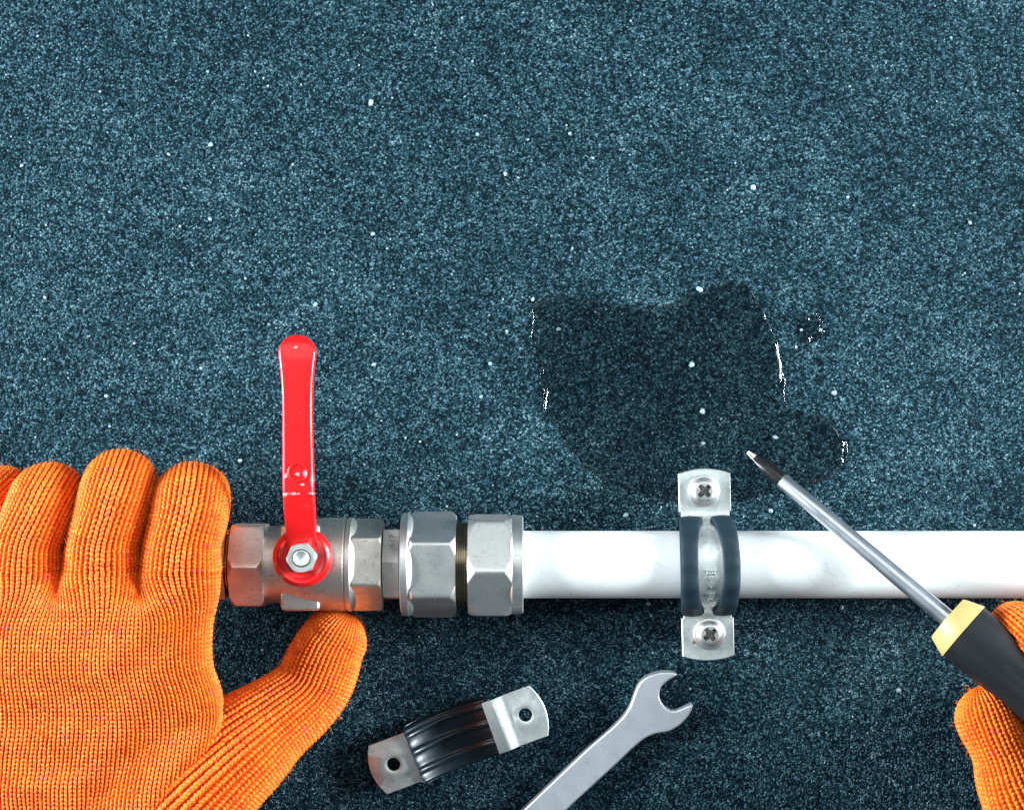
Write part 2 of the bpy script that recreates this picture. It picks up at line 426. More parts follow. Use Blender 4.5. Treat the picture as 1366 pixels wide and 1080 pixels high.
def hexnut(name, p0, p1, Rv, rot, parent, mat, ch0=4.0, ch1=4.0, rc0=None, rc1=None, slope=1.0, p=70, nth=240):
    """hexagon between photo x p0..p1, corners at rot; conical chamfers of end radius rc"""
    x0, x1 = X(p0), X(p1); hf = hexr(Rv, rot, p)
    rc0 = rc0 or Rv * 0.90; rc1 = rc1 or Rv * 0.90
    def rf(x, th):
        r = hf(th)
        r = np.minimum(r, rc0 + (x - x0) * slope) if ch0 else r
        r = np.minimum(r, rc1 + (x1 - x) * slope) if ch1 else r
        return r
    w = Rv * 0.16 / slope
    xs = xs_of((x0, x0 + w, 10), (x0 + w, x1 - w, 4), (x1 - w, x1, 10))
    v, f = tube_x(xs, rf, nth, True)
    return make(name, v + (0, AY, AZ), f, mat, parent, True, 28)

# ---- pipe
pipe = turned('water_pipe', [(690, 43.5), (900, 43.5), (1100, 43.5), (1300, 43.5), (1640, 43.5)], None, M['pipe'], 128)
tag(pipe, 'long white plastic pipe running from the metal coupling out to the right', 'pipe')

# ---- compression coupling between valve and pipe
cp = empty('pipe_coupling', (X(610), AY, 0), 'nickel plated coupling of two hex nuts between valve and white pipe', 'coupling')
inv = cp.matrix_world.inverted()
def adopt(o, p):
    o.parent = p; o.matrix_parent_inverse = p.matrix_world.inverted(); return o
def A(o, p=cp): return adopt(o, p)
M['nickel_satin'] = metal('nickel_satin', (0.80, 0.78, 0.74), (0.68, 0.66, 0.62), 0.62, 0.15, 0.00005)
A(hexnut('nipple_hex', 513, 534, 50, 9, None, M['nickel_satin'], rc0=49, rc1=49, p=120))
A(turned('seal_washer', [(533, 36), (533.2, 42), (537, 42), (537.3, 36)], None, M['rubber']))
A(turned('nut_flange', [(536, 62), (537.5, 66), (546, 67), (551, 63.5), (553, 60)], None, M['nickel_bright']))
A(hexnut('union_nut', 546.5, 609, 69.5, 28, None, M['nickel_bright'], rc0=63, rc1=63, slope=0.9))
thread = []
for k in range(6):
    a = 608 + k * 3.0; thread += [(a, 51.5), (a + 0.9, 54.5), (a + 1.6, 54.5), (a + 2.6, 51.5)]
thread += [(627, 51.5)]
A(turned('thread', thread, None, M['brass_thread'], 96, 20))
A(hexnut('union_nut', 625, 685, 71.5, -3, None, M['nickel_bright'], rc0=63.5, rc1=62.5, slope=0.75, p=46))
A(turned('nut_flange', [(678, 59), (681, 62), (683.5, 64), (696.5, 63.5), (698, 61), (698.2, 45)], None, M['nickel_bright']))

# ---- ball valve
vl = empty('ball_valve', (X(420), AY, 0), 'nickel plated ball valve with red lever held between thumb and fingers', 'valve')
A(hexnut('nipple_hex', 286, 304.5, 50, 0, None, M['nickel_satin'], rc0=49, rc1=49, p=120), vl)
thr2 = []
for k in range(3):
    a = 303 + k * 3.2; thr2 += [(a, 38), (a + 1, 41), (a + 1.8, 41), (a + 2.8, 38)]
A(turned('thread', thr2 + [(314, 38)], None, M['brass_thread'], 96, 20), vl)
A(turned('hidden_tail_pipe', [(180, 36), (290, 36)], None, M['nickel']), vl).name = 'tail_pipe'
A(hexnut('end_hex', 312, 356.5, 60, 1, None, M['nickel'], rc0=54.5, rc1=55, slope=0.8, p=60), vl)
A(turned('body', [(352, 46), (355, 49.5), (366, 50), (374, 50.5), (384, 52), (396, 54.5), (410, 57.5), (424, 59.5), (436, 60.2), (462, 60.4), (463, 59.2), (464.2, 59.2), (465, 60.8), (470.5, 60.6), (476.5, 55.0), (478, 50)], None, M['nickel'], 160, 25), vl)
A(hexnut('end_hex', 470, 511.5, 60.5, 39, None, M['nickel'], rc0=55.5, rc1=57, slope=1.1, p=60), vl)
def tower():
    """square cast shoulder round the stem: bevelled block standing out of the body"""
    bm = bmesh.new(); bmesh.ops.create_cube(bm, size=1)
    for v in bm.verts: v.co = Vector((v.co.x * 50, v.co.y * 110, v.co.z * 62))
    bmesh.ops.bevel(bm, geom=list(bm.edges), offset=6, segments=3, affect='EDGES', profile=0.6)
    v = arr([q.co for q in bm.verts]); f = [tuple(q.index for q in p.verts) for p in bm.faces]; bm.free()
    return v + (X(405), AY - 1, AZ + 10), f
v, f = tower(); A(make('stem_shoulder', v, f, M['nickel'], None, True, 35), vl)
LC = W(402, 744, 152); LX, LY = LC[0], LC[1]
v, f = lathe_z([(0, 134), (21, 134), (22, 132), (22, 100)], 6, (LX, LY)); A(make('packing_nut', v, f, M['nickel'], None, False), vl)

# lever: pressed steel strip with turned-down rims, coated red
LZ = 148.0
def lever():
    parts = []
    # eye: dished disc
    prof = [(15, LZ - 2), (26, LZ - 2), (28, LZ - 1), (30, LZ + 1.5), (33, LZ + 2.2), (36.5, LZ + 0.5), (39, LZ - 3.5), (39.8, LZ - 8), (39.6, LZ - 14), (37, LZ - 14), (36, LZ - 6), (15, LZ - 6)]
    parts.append(lathe_z([(r * 0.945, z) for r, z in prof], 96, (LX, LY)))
    # arm: (photo y, photo cx, half width, z of the top)
    st = [(741, 401.5, 20.0, LZ - 0.5), (728, 401, 20.2, LZ + 1.5), (718, 400.6, 20.4, LZ + 5), (705, 400.2, 20.6, LZ + 11), (690, 399.6, 20.8, LZ + 17), (675, 398.5, 21, LZ + 22.5), (662, 397.8, 21, LZ + 26.5),
          (656, 397.5, 21, LZ + 28), (640, 397, 21, LZ + 28.5), (600, 396.5, 20.6, LZ + 29), (560, 396, 20.2, LZ + 29.3), (530, 395.8, 20.4, LZ + 29.5), (505, 395.6, 21.6, LZ + 29.7), (490, 395.6, 23.0, LZ + 29.5), (478, 395.6, 24.4, LZ + 29), (470, 395.6, 25.2, LZ + 28)]
    st = [(y, c, h, z) for y, c, h, z in smooth_open(st, 3)]
    # rounded end
    yc = 471.0; hh = st[-1][2]; zt = st[-1][3]
    for a in np.linspace(8, 86, 10):
        st.append((yc - math.sin(R(a)) * 25.0, 395.6, hh * math.cos(R(a)), zt - 15 * (1 - math.cos(R(a))) ** 1.2 - 2 * math.sin(R(a))))
    def sec(h, endt):
        # (across, drop) with turned-down rims
        out = []
        fl = h * 0.985
        dr = 13 if endt < 0 else 13 * (1 - 0.0 * endt)
        for t in (-1.0, -1.0, -0.985, -0.94, -0.86, -0.76, -0.5, 0, 0.5, 0.76, 0.86, 0.94, 0.985, 1.0, 1.0):
            out.append([t * h, 0])
        d = [dr, 6, 3.4, 1.5, 0.45, 0.0, 0, 0, 0, 0.0, 0.45, 1.5, 3.4, 6, dr]
        for q, dd in zip(out, d): q[1] = -dd
        return out
    rows = []
    for i, (y, c, h, z) in enumerate(st):
        endt = (471 - y) / 25 if y < 471 else -1
        rows.append([W(c, y, z) + (a, 0, b_) for a, b_ in sec(max(h * 0.93, 1.2), endt)])
    nc = len(rows[0]); v = arr(rows).reshape(-1, 3)
    f = [tuple(q)[::-1] for q in grid_faces(len(rows), nc)]
    # closed underside
    low = []
    for i in range(len(rows) - 1):
        f.append((i * nc, (i + 1) * nc, (i + 1) * nc + nc - 1, i * nc + nc - 1))
    f.append(tuple(range(nc))); e = (len(rows) - 1) * nc; f.append(tuple(range(e, e + nc))[::-1])
    parts.append((v, f))
    # embossed ring
    c = W(397, 630, LZ + 29)
    tor = []
    nu, nv = 40, 8
    for i in range(nu):
        for j in range(nv):
            a, b_ = 2 * math.pi * i / nu, 2 * math.pi * j / nv
            tor.append(c + ((11.5 + 1.6 * math.cos(b_)) * math.cos(a), (11.5 + 1.6 * math.cos(b_)) * math.sin(a), 1.9 * math.sin(b_) - 0.3))
    tf = [(i * nv + j, ((i + 1) % nu) * nv + j, ((i + 1) % nu) * nv + (j + 1) % nv, i * nv + (j + 1) % nv) for i in range(nu) for j in range(nv)]
    parts.append((tor, tf))
    return merge(parts)
def Wm(px, py, z): return tuple(W(px, py, z) * S)
LEVER_CHIPS = [(Wm(407, 631, LZ + 28), 12 * S, (1.6, 1, 0)), (Wm(379, 659, LZ + 28), 10 * S, (0.8, 1.5, 0)), (Wm(415, 658, LZ + 28), 9 * S, (0.9, 1.6, 0)), (Wm(392, 658, LZ + 28), 12 * S, (0.6, 2.2, 0)),
               (Wm(381, 634, LZ + 28), 11 * S, (1.8, 1, 0)), (Wm(403, 646, LZ + 28), 8 * S, (1, 1.4, 0)), (Wm(416, 640, LZ + 28), 16 * S, (3, 0.8, 0)), (Wm(395, 463, LZ + 28), 8 * S, (1, 1.6, 0)),
               (Wm(397, 632, LZ + 28), 7 * S, (1, 1, 0)), (Wm(375, 770, LZ), 12 * S, (1, 1, 0)), (Wm(366, 752, LZ), 8 * S, (1, 1, 0)), (Wm(400, 783, LZ), 9 * S, (.6, 1.3, 0))]
M['lever'] = lever_mat()
v, f = lever(); lv = A(make('lever', v, f, M['lever'], None, True, 40), vl)
# nut and stem on top
def hexnut_z(Rv, z0, z1, c, rot):
    th = np.linspace(0, 2 * math.pi, 96, endpoint=False); hr = hexr(Rv, rot, 90)(th)
    rows = []
    for z, cap in ((z0, 99), (z1 - 4, 99), (z1 - 2.6, Rv * 0.97), (z1 - 1.2, Rv * 0.93), (z1, Rv * 0.87)):
        r = np.minimum(hr, cap); rows.append(np.stack([c[0] + r * np.cos(th), c[1] + r * np.sin(th), np.full(96, z)], -1))
    r = np.full(96, 11.5); rows.append(np.stack([c[0] + r * np.cos(th), c[1] + r * np.sin(th), np.full(96, z1 - 0.1)], -1))
    rows.append(np.stack([c[0] + r * np.cos(th), c[1] + r * np.sin(th), np.full(96, z1 - 8)], -1))
    return np.vstack(rows), [tuple(q) for q in grid_faces(len(rows), 96, True)]
ln = W(402, 744, LZ + 10)
v, f = hexnut_z(20.0, LZ - 3, LZ + 12, ln, 8); A(make('lever_nut', v, f, M['zinc'], None, True, 25), vl)
v, f = lathe_z([(0, LZ + 11.5), (4, LZ + 11.8), (7.2, LZ + 13), (9, LZ + 14), (10, LZ + 13.4), (10.2, LZ + 11), (10.2, LZ - 10)], 48, ln); A(make('stem', v, f, M['zinc'], None, True, 40), vl)

# ------------------------------------------------------------------ clamp hardware
def plate_with_hole(poly, hc, hr, zt, thick, rim=2.0, n=96):
    """flat plate between an outline and a round hole, rim of the hole pressed up"""
    poly = arr(poly); hc = arr(hc)
    th = np.linspace(0, 2 * math.pi, n, endpoint=False)
    def ray(t):
        d = arr((math.cos(t), math.sin(t))); best = 1e9
        for i in range(len(poly)):
            a, b_ = poly[i] - hc, poly[(i + 1) % len(poly)] - hc; e = b_ - a
            den = d[0] * e[1] - d[1] * e[0]
            if abs(den) < 1e-9: continue
            t1 = (a[0] * e[1] - a[1] * e[0]) / den; s_ = (a[0] * d[1] - a[1] * d[0]) / den
            if t1 > 0 and -1e-6 <= s_ <= 1 + 1e-6: best = min(best, t1)
        return best
    # exact directions of the corners are inserted so that the outline keeps its edges
    ca = [math.atan2(*(p - hc)[::-1]) % (2 * math.pi) for p in poly]
    th = np.array(sorted(set(list(np.round(th, 6)) + [round(a, 6) for a in ca]))); n = len(th)
    outl = np.array([ray(t) for t in th])
    rows = []
    for mode in ('hb', 'h0', 'h1', 'h2', 'h3', 'o2', 'o1', 'ob'):
        for t, ro in zip(th, outl):
            r, z = {'hb': (hr, zt - thick), 'h0': (hr, zt + rim * 0.3), 'h1': (hr + 1.2, zt + rim * 0.55), 'h2': (min(hr + 4.5, ro * 0.8), zt + rim), 'h3': (min(hr + 9, ro * 0.9), zt),
                    'o2': (ro - 0.9, zt), 'o1': (ro, zt - 0.8), 'ob': (ro, zt - thick)}[mode]
            rows.append((hc[0] + r * math.cos(t), hc[1] + r * math.sin(t), z))
    f = [tuple(q) for q in grid_faces(8, n, True)]
    f += [(7 * n + i, 7 * n + (i + 1) % n, (i + 1) % n, i) for i in range(n)]
    return arr(rows), f

def ear_outline(x_in, x_out, hw, bow, n=15):
    """straight sides, outer end a shallow arc; runs along +x"""
    pts = [(x_in, -hw), ]
    sgn = 1 if x_out > x_in else -1
    for t in np.linspace(-1, 1, n):
        pts.append((x_out - sgn * bow * t * t, hw * t))
    pts.append((x_in, hw))
    if sgn < 0: pts = pts[::-1]
    return pts

def strip(path, hw, thick):
    """bent strip: path of (s, z), top side along the path, half width fn or const"""
    p = arr(path); tan = np.gradient(p, axis=0); tan /= np.linalg.norm(tan, axis=1)[:, None]
    nrm = np.stack([-tan[:, 1], tan[:, 0]], -1)
    rows = []
    for i in range(len(p)):
        h = hw(i / (len(p) - 1)) if callable(hw) else hw
        lo = p[i] - nrm[i] * thick; e = p[i] - nrm[i] * 0.7
        rows.append([(lo[0], -h, lo[1]), (e[0], -h, e[1]), (p[i][0], -h + 0.8, p[i][1]), (p[i][0], h - 0.8, p[i][1]), (e[0], h, e[1]), (lo[0], h, lo[1])])
    nc = 6; v = arr(rows).reshape(-1, 3); f = [tuple(q)[::-1] for q in grid_faces(len(rows), nc, True)]
    f.append(tuple(range(nc))[::-1]); e = (len(rows) - 1) * nc; f.append(tuple(range(e, e + nc)))
    return v, f

def arc(cx, cz, r, a0, a1, n):
    return [(cx + r * math.sin(R(a)), cz + r * math.cos(R(a))) for a in np.linspace(a0, a1, n)]

def screw_head(c, r, zb, rot, h=9):
    """pan head with a cross recess"""
    nr, nt_ = 46, 120; rows = []
    th = np.linspace(0, 2 * math.pi, nt_, endpoint=False)
    for i in range(nr):
        q = r * i / (nr - 1) + 1e-3
        t = q / r
        dome = zb + h * (1 - 0.12 * t * t - max(0, (t - 0.55) / 0.45) ** 2.4 * 0.74)
        a, b_ = q * np.cos(th), q * np.sin(th)
        arm = np.minimum(np.maximum(np.abs(a), 0), 1e9)
        inx = (np.abs(b_) < 2.6 + 1.4 * np.clip(1 - np.abs(a) / 9, 0, 1)) & (np.abs(a) < 9.4)
        iny = (np.abs(a) < 2.6 + 1.4 * np.clip(1 - np.abs(b_) / 9, 0, 1)) & (np.abs(b_) < 9.4)
        core = (np.abs(a) + np.abs(b_)) < 6.2
        dep = np.where(inx | iny | core, 22.0 - 0.9 * q, 0.0)
        ph = R(rot)
        rows.append(np.stack([c[0] + q * np.cos(th + ph), c[1] + q * np.sin(th + ph), dome - dep], -1))
    rows.append(np.stack([c[0] + r * np.cos(th), c[1] + r * np.sin(th), np.full(nt_, zb - 1)], -1))
    return np.vstack(rows), [tuple(q) for q in grid_faces(nr + 1, nt_, True)]

def place(v, c, ang, k=1.0):
    """local (along, across, z) -> world: rotate by ang about z, move to c"""
    v = arr(v) * (k, k, 1); ca, sa = math.cos(R(ang)), math.sin(R(ang))
    return np.stack([v[:, 0] * ca - v[:, 1] * sa + c[0], v[:, 0] * sa + v[:, 1] * ca + c[1], v[:, 2] + c[2]], -1)

# ---- clamp on the pipe: local "along" runs up the picture
cc = W(942.0, 753.5, AZ); ANG = 91.3
fc = empty('pipe_clamp', (cc[0], cc[1], 0), 'zinc clamp with dark rubber flanges, screwed round the white pipe', 'clamp', 'pipe clamps')
cz = arr((cc[0], AY, 0))
ro = 53.5
path_up = [(-70, AZ + 4), (-66, AZ + 4.2), (-62, AZ + 6), (-59, AZ + 10)] + arc(0, AZ, ro + 3, -76, 76, 41) + [(59, AZ + 10), (62, AZ + 6), (66, AZ + 4.2), (70, AZ + 4)]
def hwf(t): return 31.0
v, f = strip(path_up, hwf, 4.0); A(make('strap', place(v, cz, ANG), f, M['zinc'], None, True, 40), fc)
path_lo = [(s_, 2 * AZ - z - 1.0) for s_, z in path_up][::-1]
v, f = strip(path_lo, hwf, 4.0); A(make('lower_strap', place(v, cz, ANG), f, M['zinc'], None, True, 40), fc)
for sgn in (1, -1):
    hcx = sgn * 96 if sgn > 0 else -89
    outl = ear_outline(sgn * 69, sgn * 124, 33.5, 6)
    v, f = plate_with_hole(outl, (hcx, 1.5 * sgn), 11, AZ + 4, 4.0, 1.2); A(make('ear', place(v, cz, ANG), f, M['zinc'], None, True, 40), fc)
    v, f = plate_with_hole(outl, (hcx, 1.5 * sgn), 11, AZ - 1.2, 4.0, 0.5); A(make('lower_ear', place(v, cz, ANG), f, M['zinc'], None, True, 40), fc)
    # screw: washer, head, shank
    v1, f1 = screw_head((hcx, 1.5 * sgn), 17.5, AZ + 7.5, 43 if sgn > 0 else 38)
    v2, f2 = lathe_z([(7, AZ + 4), (7, 0)], 24, (hcx, 1.5 * sgn))
    v, f = merge([(v1, f1), (v2, f2)])
    sc = A(make('screw', place(v, cz, ANG), f, M['screw_steel'], None, True, 50), fc)
    v, f = lathe_z([(10, AZ + 8.4), (19.0, AZ + 8.4), (20.4, AZ + 7.4), (20.6, AZ + 5.2), (10, AZ + 5.2)], 64, (hcx, 1.5 * sgn))
    adopt(make('washer', place(v, cz, ANG), f, M['screw_steel'], None, True, 40), sc)
# rubber flanges wrapping the strap's long edges
def flange(side):
    rows = []
    for a in np.linspace(-82, 82, 61):
        ca = math.cos(R(a)); e = abs(a) / 82
        xin = 4.5 + 12.0 * max(0.0, 1 - e ** 2.2); xout = 34.5 + 3.2 * (1 - e ** 2)
        if e > 0.96: xin += 3
        rin = 45.5; rt = 60.5 + 1.0 * math.sin(a * 0.21) - 3 * e ** 6; rx = 1.0 + 0.13 * e ** 2.2
        sec = [(xin - 1.2, rin + 8), (xin - 0.4, rt - 1.6), (xin + 1.4, rt - 0.2), ((xin + xout) / 2, rt + 0.8), (xout - 3, rt - 0.2), (xout - 0.8, rt - 2.2), (xout, rt - 5), (xout, rin), (xin + 6, rin)]
        rows.append([(rx * r * math.sin(R(a)), side * x, AZ + r * math.cos(R(a))) for x, r in sec])
    nc = 9; v = arr(rows).reshape(-1, 3)
    f = [tuple(q) if side > 0 else tuple(q)[::-1] for q in grid_faces(len(rows), nc, True)]
    f.append(tuple(range(nc)) if side < 0 else tuple(range(nc))[::-1]); e = (len(rows) - 1) * nc
    f.append(tuple(range(e, e + nc))[::-1] if side < 0 else tuple(range(e, e + nc)))
    return v, f
for sd in (1, -1):
    v, f = flange(sd); A(make('rubber_flange', place(v, cz, ANG), f, M['rubber_dull'], None, True, 45), fc)
    v2 = arr(v).copy(); v2[:, 2] = 2 * AZ - v2[:, 2] - 1.5
    A(make('lower_rubber_flange', place(v2, cz, ANG), [tuple(q)[::-1] for q in f], M['rubber_dull'], None, True, 45), fc)

def text_part(name, body, size, loc, rotz, mat, parent, depth=0.6, tilt=None):
    cu = bpy.data.curves.new(name, 'FONT'); cu.body = body; cu.size = size * S; cu.extrude = depth * S; cu.align_x = 'CENTER'; cu.align_y = 'CENTER'
    to = bpy.data.objects.new(name, cu); COL.objects.link(to)
    bpy.context.view_layer.update()
    me = bpy.data.meshes.new_from_object(to.evaluated_get(bpy.context.evaluated_depsgraph_get()))
    bpy.data.objects.remove(to); me.materials.clear(); me.materials.append(mat)
    o = bpy.data.objects.new(name, me); COL.objects.link(o)
    o.location = arr(loc) * S
    o.rotation_euler = (R(tilt or 0), 0, R(rotz))
    bpy.context.view_layer.update()
    if parent: adopt(o, parent)
    return o
def on_strap(a, x=0.0, r=57.0):
    return place([(r * math.sin(R(a)), -x, AZ + r * math.cos(R(a)))], cz, ANG)[0]
M['zinc_bright'] = metal('zinc_bright_mark', (0.90, 0.92, 0.92), (0.84, 0.87, 0.87), 0.40, 0.0)
for a, tx, sz in ((-27, '1', 7), (-38, '103', 8.5), (-48, 'C2', 8.5), (-6, 'XX', 9), (-14, 'V', 8)):
    text_part('embossed_mark', tx, sz, on_strap(a), 1.3, M['zinc_bright'], fc, 0.7, -a)
text_part('stamped_mark', 'A17', 11, W(523.5, 722, AZ + 45), 90, M['stamp'], cp, 0.5, 0).rotation_euler = (R(-22), 0, R(90))

# ---- loose clamp half lying on its back
lc0 = W(611, 985, 20); LA = 21.0
lc = empty('pipe_clamp', (lc0[0], lc0[1], 0), 'loose clamp half lying on its back, ribbed black rubber trough, two empty holes', 'clamp', 'pipe clamps')
def slope(s_): return 22 + (s_ + 118) * 0.085
def tilt_v(v):
    v = arr(v).copy(); v[:, 2] += slope(v[:, 0]); return v
lcz = arr((lc0[0], lc0[1], 0))
DEP = 30.0
def trough(s_, s0=-60, s1=62):
    t = (s_ - s0) / (s1 - s0); return -DEP * math.sin(math.pi * min(max(t, 0), 1)) ** 0.75
pth = [(s_, trough(s_)) for s_ in np.linspace(-60, 62, 45)]
v, f = strip(pth, 31, 4); A(make('strap', place(tilt_v(v), lcz, LA, 1.035), f, M['zinc'], None, True, 40), lc)
v, f = plate_with_hole(ear_outline(-58, -119, 33, 9), (-88, 0), 8.6, 0, 4, 1.6); A(make('ear', place(tilt_v(v), lcz, LA, 1.035), f, M['zinc'], None, True, 40), lc)
# right ear with a pressed bend across it
pth = [(44, 3.2), (50, 3.6), (54, 4.6), (58, 5.2), (62, 4.4), (67, 2.0), (72, 0.2), (76, 0.1)]
def strip_wavy():
    v, f = strip(smooth_open(pth, 3), 34, 4.0); v = arr(v)
    w = np.clip((76 - v[:, 0]) / 32, 0, 1); v[:, 0] += w * (3.0 * np.sin(v[:, 1] * 0.19 + 0.6) + v[:, 1] * 0.02) - w * 1.0
    return v, f
v, f = strip_wavy(); A(make('bent_neck', place(tilt_v(v), lcz, LA, 1.035), f, M['zinc'], None, True, 40), lc)
v, f = plate_with_hole(ear_outline(75.5, 119, 34, 9), (92.5, 1), 8.6, 0.2, 4, 1.6); A(make('ear', place(tilt_v(v), lcz, LA, 1.035), f, M['zinc'], None, True, 40), lc)
def rubber_trough():
    ys = np.linspace(-39, 39, 79); rows = []
    ss = np.linspace(-60, 50, 57)
    def rib(y):
        h = 4.0
        for c, w, a in ((-20, 3.5, 3.2), (5.0, 3.5, 3.2), (27, 3, 2.6)):
            h += a * math.exp(-((y - c) / w) ** 4)
        if abs(y) > 34: h -= (abs(y) - 34) ** 2 * 0.45
        return h
    for s_ in ss:
        e = (s_ + 60) / 110
        base = trough(s_) if s_ < 46 else max(trough(s_), -22)
        bow = 1 + 0.04 * math.sin(math.pi * e)
        rows.append([(s_ + 0.9 * math.sin(y * 0.3), y * bow, base + rib(y)) for y in ys])
        lower = [(s_, y * bow, base - 6) for y in (39, -39)]
        rows[-1] += lower
    nc = 81; v = arr(rows).reshape(-1, 3)
    f = [tuple(q)[::-1] for q in grid_faces(len(rows), nc, True)]
    f.append(tuple(range(nc))); e = (len(rows) - 1) * nc; f.append(tuple(range(e, e + nc))[::-1])
    return v, f
v, f = rubber_trough(); A(make('rubber_lining', place(tilt_v(v), lcz, LA, 1.035), f, M['rubber'], None, True, 50), lc)

# ------------------------------------------------------------------ spanner
def spanner():
    out = [(905, 898), (899, 896), (886, 895.5), (872, 898), (860, 903), (851, 913), (846, 926), (841, 941), (832, 955), (818, 969), (786, 996), (742, 1038), (698, 1080), (640, 1136), (560, 1212), (530, 1240),
           (560, 1290), (590, 1262), (700, 1134), (764, 1072), (821, 1020), (846, 996), (861, 984), (875, 978), (893, 976), (908, 967), (919, 955), (926.5, 938.5)]
    jaw = [(924, 938), (900, 948.5), (892, 946.5), (885, 941), (880, 933), (879, 924), (882, 915), (890, 908), (904.5, 900)]
    z1 = 21.0
    poly = smooth_tips([W(x, y, z1)[:2] for x, y in out + jaw])
    cu = bpy.data.curves.new('spanner', 'CURVE'); cu.dimensions = '2D'; cu.fill_mode = 'BOTH'
    cu.extrude = 7.0; cu.bevel_depth = 2.6; cu.bevel_resolution = 3; cu.offset = -2.6
    spl = cu.splines.new('POLY'); spl.points.add(len(poly) - 1); spl.use_cyclic_u = True
    for q, p in zip(spl.points, poly): q.co = (p[0], p[1], 0, 1)
    to = bpy.data.objects.new('spanner', cu); COL.objects.link(to); bpy.context.view_layer.update()
    me = bpy.data.meshes.new_from_object(to.evaluated_get(bpy.context.evaluated_depsgraph_get()))
    v = arr([q.co for q in me.vertices]) + (0, 0, 11.4); f = [tuple(q.vertices) for q in me.polygons]
    bpy.data.objects.remove(to)
    return v, f
def smooth_tips(poly):
    pts = []
    for i, p in enumerate(poly):
        q = poly[(i + 1) % len(poly)]; n = max(1, int(np.linalg.norm(q - p) / 4))
        for t in np.linspace(0, 1, n, endpoint=False): pts.append(p + (q - p) * t)
    pts = arr(pts)
    for _ in range(2): pts = (np.roll(pts, 1, 0) + pts * 2 + np.roll(pts, -1, 0)) / 4
    return pts
v, f = spanner(); sp = make('spanner', v, f, M['chrome_satin'], None, True, 35)
tag(sp, 'satin chrome open ended spanner lying diagonally, jaw pointing up right', 'spanner')

# ------------------------------------------------------------------ screwdriver (held above the pipe)
tipP = W(999, 604, 70); endP = W(1277, 835, 165)
sdir = (endP - tipP) / np.linalg.norm(endP - tipP); slen = np.linalg.norm(endP - tipP)
e1 = np.cross(sdir, (0, 0, 1)); e1 /= np.linalg.norm(e1); e2 = np.cross(e1, sdir)
def rod(prof, n=48, rf=None):
    th = np.linspace(0, 2 * math.pi, n, endpoint=False); rows = []
    for d, r in prof:
        rr = rf(d, th) * r if rf else np.full(n, r)
        rows.append(tipP + sdir * d + np.outer(rr * np.cos(th), e1) + np.outer(rr * np.sin(th), e2))
    v = np.vstack(rows); m_ = len(prof)
    f = [tuple(q)[::-1] for q in grid_faces(m_, n, True)]
    f.append(tuple(range(n))); f.append(tuple((m_ - 1) * n + i for i in range(n))[::-1])
    return v, f
sd = empty('screwdriver', (tipP[0], tipP[1], 0), 'cross head screwdriver with yellow collar and black handle, held over the pipe', 'screwdriver')
v, f = rod([(50, 9.2), (52, 9.8), (120, 10.2), (250, 10.8), (slen - 22, 11.2), (slen - 8, 11.2)]); A(make('shaft', v, f, M['shaft_steel'], None, True, 40), sd)
def cross(d, th):
    t = np.clip(1 - d / 30.0, 0, 1); return 1 - t * 0.42 * (0.5 + 0.5 * np.cos(4 * th)) ** 0.7
v, f = rod([(9, 5.2), (16, 7.4), (24, 9.4), (32, 10.3), (55, 10.4)], 64, cross); tp = A(make('tip', v, f, M['tip_black'], None, True, 45), sd)
v, f = rod([(-2, 2.4), (-1, 3.2), (3, 4.0), (9.5, 5.5), (12, 5.0)], 64, cross); adopt(make('worn_point', v, f, M['screw_steel'], None, True, 45), tp)
v, f = rod([(slen - 16, 11), (slen - 15.5, 30.5), (slen - 12, 32.5), (slen + 8, 40.0), (slen + 10, 40.0), (slen + 10.3, 20)]); A(make('collar', v, f, M['collar_yellow'], None, True, 30), sd)
def flute(d, th):
    a = min(1, max(0, (d - slen - 60) / 40)); return 1 - 0.07 * a * (0.5 + 0.5 * np.cos(8 * th)) ** 2
v, f = rod([(slen + 9, 37), (slen + 11, 39.2), (slen + 30, 39.5), (slen + 60, 38.5), (slen + 90, 37.5), (slen + 150, 38.5), (slen + 230, 42), (slen + 290, 40), (slen + 315, 30), (slen + 322, 12)], 96, flute)
A(make('handle', v, f, M['handle_black'], None, True, 45), sd)

# ------------------------------------------------------------------ knitted gloves
WALE, COURSE = 14.0, 5.6
def path_frames(pts):
    """pts (n,3) -> tangents and frames transported along the path"""
    p = arr(pts); tan = np.gradient(p, axis=0); tan /= np.linalg.norm(tan, axis=1)[:, None]
    return p, tan
def tube_patch(ctrl, ref, n_around, tipcap=True, squash=1.0, sub=10, tip_round=1.0):
    """ctrl: (x,y,z,r) world control points from root to tip -> (rows, n_around, 3); column 0 starts on side +side"""
    c = smooth_open(ctrl, sub); p, tan = path_frames(c[:, :3]); r = c[:, 3]
    up = arr(ref); rows = []
    side_prev = None
    for i in range(len(p)):
        if side_prev is None: sd_ = np.cross(tan[i], up)
        else: sd_ = side_prev - tan[i] * np.dot(side_prev, tan[i])
        sd_ /= np.linalg.norm(sd_); nn = np.cross(sd_, tan[i]); side_prev = sd_
        th = np.linspace(0, 2 * math.pi, n_around, endpoint=False)
        rows.append(p[i] + np.outer(np.cos(th) * r[i], sd_) + np.outer(np.sin(th) * r[i] * squash, nn))
    last = (p[-1], tan[-1], side_prev, np.cross(side_prev, tan[-1]), r[-1])
    if tipcap:
        c0, t0, s0, n0, r0 = last
        for a in np.linspace(9, 86, 12):
            q = math.cos(R(a)); h = math.sin(R(a)) * tip_round
            th = np.linspace(0, 2 * math.pi, n_around, endpoint=False)
            rows.append(c0 + t0 * r0 * h + np.outer(np.cos(th) * r0 * q, s0) + np.outer(np.sin(th) * r0 * q * squash, n0))
    return arr(rows)

